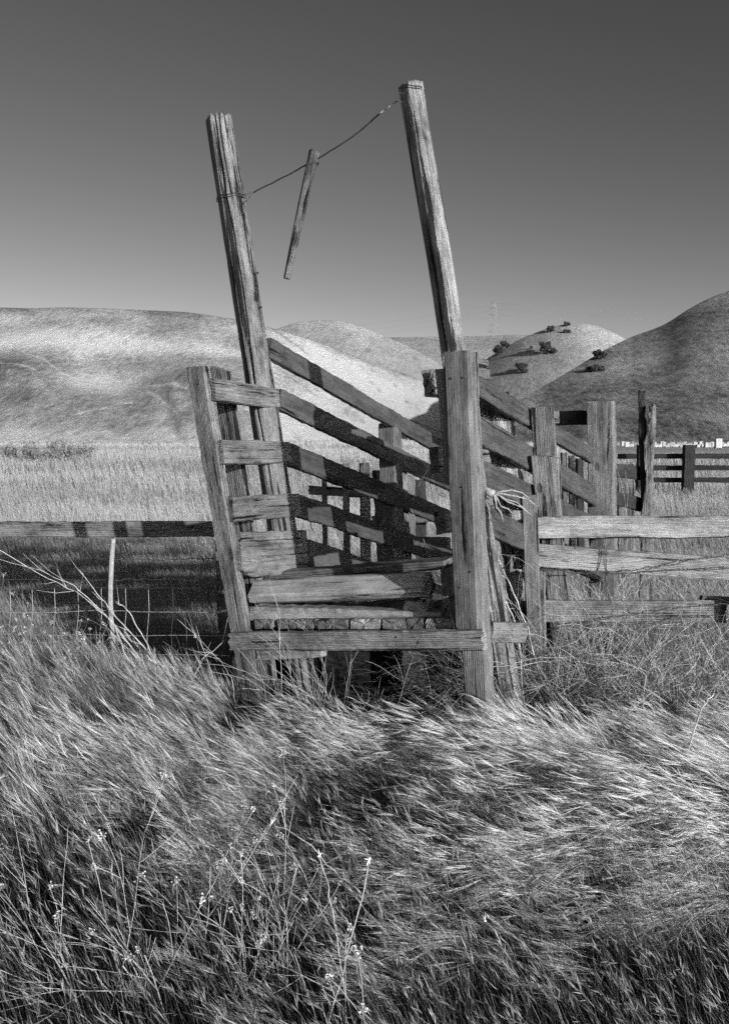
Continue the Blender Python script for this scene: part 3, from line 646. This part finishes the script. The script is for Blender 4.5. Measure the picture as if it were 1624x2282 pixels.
oak(1336, 801, 32, 24, 'dark scrubby tree growing on the edge of the right hill', ('right_hill',))
oak(1325, 828, 40, 12, 'low dark scrub just below the tree on the right hill edge', ('right_hill',), name='shrub')
# ---------------------------------------------------------------- transmission tower and lines
def tower():
    Yd = 1500; b = at(1100, 757, Yd); sc = Yd/F; H = 82*sc; o = empty('transmission_tower', b); tag(o, 'faint steel lattice transmission tower on the far ridge', 'transmission tower')
    t = Tubes(); r = .22
    def c(z, sx, sy):
        s = z/H; hw = (12*(1-s/.55)+4 if s < .55 else 4-1.5*(s-.55)/.45)*sc
        return b+Vector((sx*hw, sy*hw, z))
    zs = [0, H*.2, H*.38, H*.55, H*.65, H*.75, H*.85, H*.95, H]
    for sx in (-1, 1):
        for sy in (-1, 1): t.add([c(z, sx, sy) for z in zs], r, r, 4)
    for i in range(len(zs)-1):
        for sy in (-1, 1):
            t.add([c(zs[i], -1, sy), c(zs[i+1], 1, sy)], r*.6, r*.6, 3); t.add([c(zs[i], 1, sy), c(zs[i+1], -1, sy)], r*.6, r*.6, 3); t.add([c(zs[i], -1, sy), c(zs[i], 1, sy)], r*.6, r*.6, 3)
    t.build('lattice_body', M_STEEL, o)
    arms = []
    for z, hw in ((H*.97, 9), (H*.82, 11), (H*.66, 12)):
        a = Tubes(); L_, R_ = b+Vector((-hw*sc, 0, z)), b+Vector((hw*sc, 0, z)); a.add([L_, R_], r, r, 4); a.add([L_, b+Vector((0, 0, z+3.5*sc)), R_], r*.7, r*.7, 3); a.build('cross_arm', M_STEEL, o); arms += [L_, R_]
    for i, A in enumerate(arms):
        w = Tubes()
        for (sx, ex, ey, dz) in ((1, 900, 0, -22), (-1, -500, 250, -20)):
            B = A+Vector((ex, ey, dz)); w.add([A.lerp(B, s)-Vector((0, 0, 30*4*s*(1-s)*.5)) for s in [k/16 for k in range(17)]], .07, .07, 3)
        wo = w.build('power_line', M_STEEL, o)
tower()
# ---------------------------------------------------------------- grass
CH_L = np.array([LW.hit(558, 1390).x, LW.hit(558, 1390).y])
def under_chute(x, y):
    """inside the footprint of the chute"""
    p0 = FP.hit(560, 1390); fx, fy = FD.x/math.hypot(FD.x, FD.y), FD.y/math.hypot(FD.x, FD.y)
    dx = x-p0.x; dy = y-p0.y; u = dx*fx+dy*fy; v = dx*WD.x+dy*WD.y
    return (u > -.05) & (u < 1.35) & (v > -.08) & (v < 3.5)
def blades(name, x, y, h, w, mat, lean, az, tone, seg=5, curl=1.0, head=0, headlen=.06, awnw=.0011, spread=.5, lab=None):
    n = len(x); z0 = gz(x, y)-.01; s = np.linspace(0, 1, seg+1)[None, :]
    dx = np.cos(az)[:, None]; dy = np.sin(az)[:, None]; H = h[:, None]; Ln = lean[:, None]
    ang = .10+Ln*(s**2.4)*1.2*curl                                   # angle from vertical grows along the blade
    ds = 1/seg; sa = np.sin(ang); ca = np.cos(ang)
    hx = np.concatenate([np.zeros((n, 1)), np.cumsum((sa[:, 1:]+sa[:, :-1])/2*ds, 1)], 1)*H
    vz = np.concatenate([np.zeros((n, 1)), np.cumsum((ca[:, 1:]+ca[:, :-1])/2*ds, 1)], 1)*H
    jx = rng.normal(0, .01, (n, 1))*s*s; jy = rng.normal(0, .01, (n, 1))*s*s
    P = np.stack([x[:, None]+hx*dx+jx, y[:, None]+hx*dy+jy, z0[:, None]+vz], -1)
    th = rng.uniform(0, math.pi, n); wv = np.stack([np.cos(th), np.sin(th)*.6, np.zeros(n)], -1)
    wv[:, None, :]
    ww = (w[:, None]*(1-.75*s**2))[..., None]*wv[:, None, :]*.5
    V = np.stack([P-ww, P+ww], 2)                             # n, seg+1, 2, 3
    base = (np.arange(n)*(seg+1)*2)[:, None]+(np.arange(seg)*2)[None, :]
    Q = np.stack([base, base+1, base+3, base+2], -1).reshape(-1, 4)
    V = V.reshape(-1, 3); T = np.repeat(tone, (seg+1)*2)
    if head:
        tip = P[:, -1]; tg = P[:, -1]-P[:, -2]; tg /= np.linalg.norm(tg, axis=1)[:, None]+1e-9
        pv = tip - tg*headlen*.6*(h/h.mean())[:, None]
        for k in range(head):
            f = k/max(1, head-1); st = pv+tg*(headlen*.9*f)
            d = tg + rng.normal(0, spread*.45, (n, 3)); d /= np.linalg.norm(d, axis=1)[:, None]
            e = st + d*(headlen*rng.uniform(.7, 1.2, n))[:, None]
            sd = np.cross(d, rng.normal(size=(n, 3))); sd /= np.linalg.norm(sd, axis=1)[:, None]
            aw = awnw*(w/w.mean())[:, None]*sd
            m1 = st+(e-st)*.35
            b0 = len(V); V = np.concatenate([V, np.stack([st, m1-aw, e, m1+aw], 1).reshape(-1, 3)])
            Q = np.concatenate([Q, b0+np.arange(n)[:, None]*4+np.arange(4)[None, :]]); T = np.concatenate([T, np.repeat(np.clip(tone+.15, 0, 1), 4)])
    o = link(name, npmesh(name, V, Q, mat, 4, T)); tag(o, lab, 'grass', kind='stuff'); return o
def edgeY(x):
    return 4.25 + .55*smn(-.5, -1.7, x) - .15*smn(-.5, .2, x) + .25*smn(.8, 1.8, x) + .12*vn(x*2.5, x*0+1, 9)
# 1 tall straw grass blown over to the left, in tussocks, on the bank before the chute
def sample(n, y0, y1, side=.50, extra=.5, p=1.0):
    y = (y0**p+(y1**p-y0**p)*rng.random(n))**(1/p); x = (rng.random(n)*2-1)*(side*y+extra); return x, y
def wave(x, y): return fbm(x*1.1+y*.9, y*1.7-x*.5, 31, 3)
def tussocks(nc, per, rad):
    x, y = sample(nc, .9, 5.0, p=1.7); w_ = wave(x, y)+.34*smn(-.9, .2, x)*smn(2.5, 3.1, y)-.05
    d = (.08+1.08*smn(-.36, .16, w_))*(.62+.38*smn(-1.2, 0, x))*(.05+.95*smn(2.3, 3.3, y+.25*vn(x*2, y*2, 6)+.12*x))
    k = (y < edgeY(x)) & ~under_chute(x, y) & (rng.random(nc) < d); x, y, w_ = x[k], y[k], w_[k]; nc = len(x)
    hc = (.49+.17*w_)*rng.uniform(.70, 1.12, nc)*(.60+.40*smn(2.0, 3.0, y)); lc = np.clip(.62+.38*smn(-1.6, .6, x)+.35*vn(x*2.2, y*2.2, 12)+rng.normal(0, .2, nc)+.3*smn(-1.5, .4, x), .35, 2.0)
    ac = math.pi+.15+.45*vn(x*1.5, y*1.5, 19)+rng.normal(0, .18, nc); tc = .22+.42*smn(-1.2, .6, x)+.55*w_+rng.normal(0, .17, nc)
    i = np.repeat(np.arange(nc), per); n = len(i); r_ = rad*np.sqrt(rng.random(n)); a_ = rng.uniform(0, 6.283, n)
    x, y = x[i]+r_*np.cos(a_), y[i]+r_*np.sin(a_); k = ~under_chute(x, y); x, y, i = x[k], y[k], i[k]; n = len(i)
    return x, y, hc[i]*rng.uniform(.68, 1.1, n), np.clip(lc[i]+rng.normal(0, .16, n), .1, 2.2), ac[i]+rng.normal(0, .14, n), np.clip(tc[i]+rng.normal(0, .12, n), 0, 1)
x, y, h, lean, az, tone = tussocks(7000, 20, .05); n = len(x)
blades('tall_grass', x, y, h, rng.uniform(.0011, .0021, n), M_STRAW, lean, az, tone, seg=6, head=8, headlen=.072, awnw=.0009, spread=.24, lab='pale seeded wild grass blown over to the left on the bank in the foreground')
# 2 green leaves underneath
x, y = sample(120000, .7, 5.4, p=1.7); k = ~under_chute(x, y) & (y < edgeY(x)+.7); x, y = x[k], y[k]; n = len(x)
h = rng.uniform(.10, .30, n); blades('undergrowth', x, y, h, rng.uniform(.0016, .0032, n), M_GREEN, np.clip(rng.normal(.8, .4, n), .1, 1.9), math.pi+rng.normal(0, 1.1, n), np.clip(rng.normal(.45, .3, n), 0, 1), seg=3, lab='short dark green blades growing beneath the pale grass')
# 2b small seeded stalks of the nearest strip
x, y = sample(9000, 1.2, 3.4, p=1.5); n = len(x)
blades('seeded_stalks', x, y, rng.uniform(.26, .50, n), rng.uniform(.0010, .0016, n), M_STRAW, np.clip(rng.normal(.6, .3, n), .1, 1.7), math.pi+rng.normal(0, .5, n), np.clip(rng.normal(.14, .14, n), 0, 1), seg=5, head=5, headlen=.030, awnw=.0011, spread=.45, lab='thin short seeded stalks scattered in the dark nearest strip of grass')
# 3 field grass beyond the fences
def field(name, n, y0, y1, hh, wmul, mat, tf, lean0, head, lab, keep, side=.75, p=-.4):
    x, y = sample(n, y0, y1, side, .6, p); k = keep(x, y) & ~under_chute(x, y); x, y = x[k], y[k]; n = len(x)
    h = rng.uniform(*hh, n)*(1+.25*vn(x*.8, y*.8, 50)); w = wmul*np.maximum(1, y/9)*rng.uniform(.7, 1.3, n)
    blades(name, x, y, h, w, mat, np.clip(rng.normal(lean0, .25, n), .05, 1.5), math.pi+rng.normal(0, .7, n), np.clip(tf(x, y)+rng.normal(0, .13, n), 0, 1), seg=3, head=head, headlen=.07, awnw=.0016*1.6, lab=lab)
gp = lambda x, y: 1.5*fbm(x*.16, y*.55, 61, 4)
field('meadow_grass', 175000, 5.2, 75, (.26, .44), .0035, M_FIELD, lambda x, y: .55+.45*gp(x, y), .5, 3, 'pale dry grass covering the flat field behind the fences', lambda x, y: (rng.random(len(x)) < np.clip(.10+.9*smn(9.5, 13, y+2*gp(x, y)) + .6*(x > 1.0)*(y > 6.4)*(y < 30) + .8*(np.abs(y-7.9-1.0*gp(x, y)) < .25), 0, 1)))
field('distant_grass', 135000, 60, 320, (.35, .7), .0035, M_FIELD, lambda x, y: .6+.4*fbm(x*.02, y*.06, 71, 4), .5, 0, 'pale dry grass covering the far part of the field up to the hills', lambda x, y: (rng.random(len(x)) < .9) & ~((x > .27*y) & (y < 135)), side=.85, p=-.2)
field('green_grass', 100000, 4.7, 13, (.18, .36), .005, M_FGREEN, lambda x, y: .5+.3*gp(x, y), .6, 0, 'green grass put in for the shadow band of the field just behind the wire fence', lambda x, y: (y > edgeY(x)), p=1)  # green patch stands in for the shadow band, its tone lifted again
# ---------------------------------------------------------------- weeds
random.seed(23)
def grow(t, p, d, L, r, depth, bend, tips, nseg=5, fork=3, gravity=0.0, spread=.7, wind=Vector((-.25, 0, 0))):
    pts = [p]; dd = d.normalized()
    for i in range(nseg):
        dd = (dd + Vector([random.uniform(-1, 1) for _ in range(3)])*bend + wind*.12 - Vector((0, 0, gravity))).normalized()
        pts.append(pts[-1]+dd*(L/nseg))
    t.add(pts, r, max(.0007, r*.55), 4 if r > .002 else 3)
    if depth == 0: tips.append((pts[-1], dd)); return
    for k in range(fork):
        i = random.randint(1, nseg); nd = (dd + Vector([random.uniform(-1, 1) for _ in range(3)])*spread)
        grow(t, pts[i], nd, L*random.uniform(.45, .75), r*.6, depth-1, bend, tips, nseg, fork, gravity, spread, wind)
    tips.append((pts[-1], dd))
def flowerhead(c, r, par):
    V = []; Fc = []
    for k in range(14):
        o = c+Vector([random.gauss(0, r*.42) for _ in range(3)])
        for q in range(4):
            a = random.uniform(0, 6.28); e = random.uniform(-.5, 1.0); d = Vector((math.cos(a), math.sin(a), e)).normalized()*r*.45; s = d.cross(Vector((.2, .3, 1))).normalized()*r*.2
            b0 = len(V); V.extend([o, o+d*.6+s, o+d, o+d*.6-s]); Fc.append((b0, b0+1, b0+2, b0+3))
    me = mesh('flower_head', [v-c for v in V], Fc, M_PETAL, False); link('flower_head', me, Matrix.Translation(c), par)
def weed(name, base, lab, cat, mat, n, L, r, depth, fork, spread, bend, hs, dirf, flowers=0, fr=.012, group=None, gravity=0.0):
    o = empty(name, base); tag(o, lab, cat, group); t = Tubes(); tips = []
    for k in range(n):
        b = base+Vector((random.uniform(-1, 1)*hs, random.uniform(-1, 1)*hs*.5, 0)); b.z = gz1(b.x, b.y)
        grow(t, b, dirf(k), L*random.uniform(.7, 1.15), r, depth, bend, tips, 6, fork, gravity, spread)
    t.build('stems', mat, o)
    if flowers:
        tips.sort(key=lambda q: -q[0].z); tips = tips[:flowers*2]; random.shuffle(tips)
        for (p, d) in tips[:flowers]: flowerhead(p, fr*random.uniform(.7, 1.2), o)
    return o
def gp_(px, Y): 
    x = (px-812)/F*Y; return Vector((x, Y, gz1(x, Y)))
rd = lambda sx, sz, tx=0: (lambda k: Vector((random.uniform(-sx, sx)+tx, random.uniform(-.5, .3), random.uniform(.5, 1)*sz)))
weed('dry_bush', gp_(1330, 4.75), 'large tangled bush of pale dry stems in front of the board fence', 'dry bush', M_STALK, 72, .68, .0027, 2, 4, .95, .2, .55, rd(.9, 1.3), gravity=.03)
weed('dry_bush', gp_(1480, 4.5), 'thinner tangle of dry stems beside the large bush, towards the right edge', 'dry bush', M_STALK, 26, .8, .0024, 2, 3, .9, .22, .35, rd(1.0, 1.0), gravity=.05)
weed('dry_bush', gp_(715, 4.35), 'low dry bush of upright forked stems under the front board of the chute', 'dry bush', M_STALK, 13, .48, .0026, 2, 4, .6, .10, .09, rd(.9, 1.2))
weed('flowering_weed', gp_(1045, 3.95), 'branching weed with small white flowers at the foot of the right front post', 'weed', M_STALK, 6, .38, .0024, 2, 3, .8, .12, .06, rd(.9, .9, -.35), 20, .009)
weed('flowering_weed', gp_(170, 4.55), 'bushy weed with small white flower heads at the left, before the wire fence', 'weed', M_STALKG, 46, .42, .0022, 2, 3, .7, .12, .55, rd(.5, 1.0, -.1), 50, .012)
weed('flowering_weed', gp_(40, 4.3), 'sparser flowering weed at the far left edge of the grass', 'weed', M_STALKG, 22, .40, .0024, 2, 3, .7, .12, .25, rd(.5, 1.0, -.1), 14, .009)
def cane(pts, r0, r1, lab, name='dry_cane', mat=M_STALK, twigs=5, tl=.12):
    P = [at(*p) for p in pts]; out = []
    for i in range(len(P)-1):
        for k in range(5): out.append(P[i].lerp(P[i+1], k/5)+Vector([random.uniform(-1, 1)*.004 for _ in range(3)]))
    out.append(P[-1]); t = Tubes(); t.add(out, r0, r1, 5)
    for k in range(twigs):
        i = random.randint(len(out)//4, len(out)-2); d = (out[i+1]-out[i]).normalized()+Vector([random.uniform(-.7, .7) for _ in range(3)])
        q = out[i]; t.add([q, q+d*tl*.5, q+d*tl+Vector((0, 0, tl*.15))], r1, .0008, 3)
    o = t.build(name, mat, None, P[0]); return tag(o, lab, 'dry stalk', 'dry stalks by the wire fence')
cane([(335, 1500, 5.0), (250, 1385, 5.1), (180, 1325, 5.15), (110, 1290, 5.2), (-20, 1215, 5.2)], .005, .002, 'longest dry stalk leaning far to the left across the wire fence', twigs=4, tl=.2)
cane([(330, 1490, 4.95), (240, 1375, 5.05), (165, 1305, 5.1), (90, 1272, 5.15), (-20, 1240, 5.2)], .004, .0015, 'dry stalk lying just below the longest leaning one', twigs=3, tl=.2)
cane([(395, 1545, 4.9), (330, 1450, 5.0), (262, 1378, 5.05), (215, 1320, 5.1), (175, 1268, 5.1)], .0055, .002, 'thick forked dry stalk crossing behind the pale stake', twigs=5, tl=.12)
cane([(360, 1500, 4.9), (320, 1420, 5.0), (290, 1365, 5.0), (262, 1340, 5.0)], .0045, .002, 'short curved dry stalk right of the pale stake', twigs=2)
cane([(300, 1520, 4.8), (270, 1430, 4.9), (246, 1365, 5.0)], .005, .002, 'dry stalk rising to the foot of the pale stake', twigs=3)
cane([(500, 1570, 4.6), (465, 1480, 4.7), (440, 1420, 4.8), (395, 1380, 4.85)], .003, .0015, 'thin dry stalk arching beside the left corner post', twigs=3)
cane([(535, 1620, 4.4), (515, 1510, 4.5), (490, 1470, 4.6), (455, 1445, 4.6)], .003, .0013, 'thin dry stalk at the foot of the corner post', twigs=3)
cane([(415, 1545, 4.8), (450, 1470, 4.8), (505, 1425, 4.8)], .003, .0013, 'thin stalk leaning right towards the corner post', twigs=3)
# dry stems on the right by the front post
cane([(1165, 1560, 4.6), (1155, 1400, 4.6), (1120, 1330, 4.6), (1095, 1265, 4.6)], .005, .003, 'thick pale stalk rising beside the rough tall pole', twigs=3)
cane([(1205, 1520, 4.7), (1175, 1400, 4.7), (1135, 1300, 4.65), (1110, 1245, 4.6)], .005, .003, 'second thick pale stalk leaning beside the rough tall pole', twigs=3)
cane([(1490, 1800, 3.4), (1560, 1580, 3.5), (1590, 1545, 3.5), (1655, 1530, 3.5)][:3], .004, .003, 'long smooth dry stalk rising to the right out of the tall grass', twigs=2)
weed('dry_bush', gp_(1290, 4.65), 'low inner stems coloured dark for the shade at the foot of the large bush', 'dry bush', M_INSHADE, 150, .6, .003, 2, 4, .9, .2, .6, rd(1.1, 1.0), gravity=.04)  # dark stems put the bush's inner shade into the colour
# bleached root hanging on the pole
rt = Tubes(); c0 = at(1073, 1088, 4.45); c1 = at(1100, 1102, 4.43); rt.add([c0, c0.lerp(c1, .5), c1], .016, .022, 8)
for (x1, y1, x2, y2, r_) in ((1140, 1092, 1180, 1112, .008), (1150, 1106, 1195, 1128, .009), (1130, 1118, 1185, 1150, .008), (1115, 1128, 1145, 1150, .009), (1105, 1130, 1120, 1162, .011), (1125, 1112, 1170, 1135, .007)):
    rt.add([c1, c1.lerp(at(x1, y1, 4.42), .3)+Vector((0, 0, .008)), c1.lerp(at(x1, y1, 4.42), .65)+Vector((0, -.01, .004)), at(x1, y1, 4.42), at((x1+x2)/2+3, (y1+y2)/2-4, 4.43), at(x2, y2, 4.46)], r_*.68, r_*.35, 6)
tag(rt.build('bleached_root', M_BONE, None, c0), 'bleached forked root like a hand caught against the rough tall pole', 'root')
# brush piled behind the board fence
weed('brush_pile', gp_(1235, 5.75)+Vector((0, 0, .0)), 'pile of pale dry twigs heaped behind the left end of the board fence', 'brush pile', M_STALK, 40, .95, .0034, 2, 3, .8, .15, .45, rd(.9, .9, .1))
for k in range(1): pass
# foreground mustard plants
fg = [(90, 2.05, 'flowering weed at the left edge of the nearest foreground'), (420, 2.1, 'flowering weed between the tallest one and the crossing stems'), (575, 2.15, 'slender flowering weed just right of the crossing stems in the foreground'), (330, 2.0, 'tallest flowering weed low in the foreground left of centre'), (500, 1.9, 'flowering weed with crossing stems at the bottom of the picture'), (200, 1.95, 'flowering weed nearest the lower left corner'), (640, 2.0, 'flowering weed right of the crossing stems in the foreground'), (770, 1.85, 'flowering weed furthest right in the foreground group')]
for (px, Yd, lab) in fg:
    weed('flowering_weed', gp_(px, Yd), lab, 'weed', M_STALK, 3, .38, .0024, 2, 3, .6, .07, .04, rd(.35, 1.2, -.05), 7, .011)
for (pts, lab) in (([(700, 2400, 1.75), (745, 2230, 1.8), (790, 2060, 1.85), (822, 1915, 1.9)], 'long bare stem with a flower bud crossing the foreground grass'),
                   ([(820, 2420, 1.8), (760, 2150, 1.9), (735, 2000, 1.95), (712, 1905, 2.0)], 'upright thin stem with a bud in the foreground centre'),
                   ([(900, 2120, 2.1), (760, 1960, 2.2), (680, 1870, 2.25), (606, 1832, 2.3)], 'oat stem arching left across the foreground'),
                   ([(1240, 2330, 2.0), (1180, 2200, 2.05), (1120, 2090, 2.1), (1080, 2050, 2.1)], 'thin stem leaning left in the lower right grass')):
    o = cane(pts, .0022, .0011, lab, 'grass_stem', M_STALK, 2, .03); o['group'] = 'single stems in the foreground'
    t = Tubes(); c = at(*pts[-1]); flowerhead(c, .009, None) if False else None
    for k in range(5):
        d = Vector([random.uniform(-1, 1) for _ in range(3)])*.012; t.add([c-d*.3, c+d*.5, c+d], .0028, .0008, 4)
    b_ = t.build('bud', M_PETAL, None, at(*pts[0])); b_.parent = o; b_.matrix_basis = Matrix.Identity(4)
# shrubs out in the field on the left
random.seed(5)
for i, (px, Yd, hgt, lab) in enumerate(((25, 62, 1.3, 'low shrub at the left edge of the field'), (75, 60, 1.6, 'taller thin shrub in the field left of the biggest clump'), (140, 61, 1.8, 'biggest clump of shrubs in the left field'), (180, 60, 1.7, 'shrub at the right end of the left field clump'), (112, 58, 1.0, 'lowest shrub between the two field clumps'))):
    b = gp_(px, Yd); o = empty('field_shrub', b); tag(o, lab, 'shrub', 'shrubs in the left field'); t = Tubes(); tips = []
    for k in range(14): grow(t, b+Vector((random.uniform(-1, 1)*.7, 0, 0)), Vector((random.uniform(-.4, .4), random.uniform(-.3, .3), 1)), hgt*.6*random.uniform(.5, 1), .02, 1, .12, tips, 4, 3, 0, .5)
    t.build('stems', M_STALKG, o); Vt = []; Qt = []
    for (p, d) in tips:
        for k in range(16):
            c = p+Vector([random.gauss(0, .13) for _ in range(3)])-b; a = Vector([random.gauss(0, .05) for _ in range(3)]); e = Vector([random.gauss(0, .05) for _ in range(3)]); b0 = len(Vt); Vt.extend([c-a, c+e, c+a]); Qt.append((b0, b0+1, b0+2))
    link('leaves', npmesh('leaves', np.array(Vt), np.array(Qt), M_SHRUB, 3, smooth=False), Matrix.Translation(b), o)
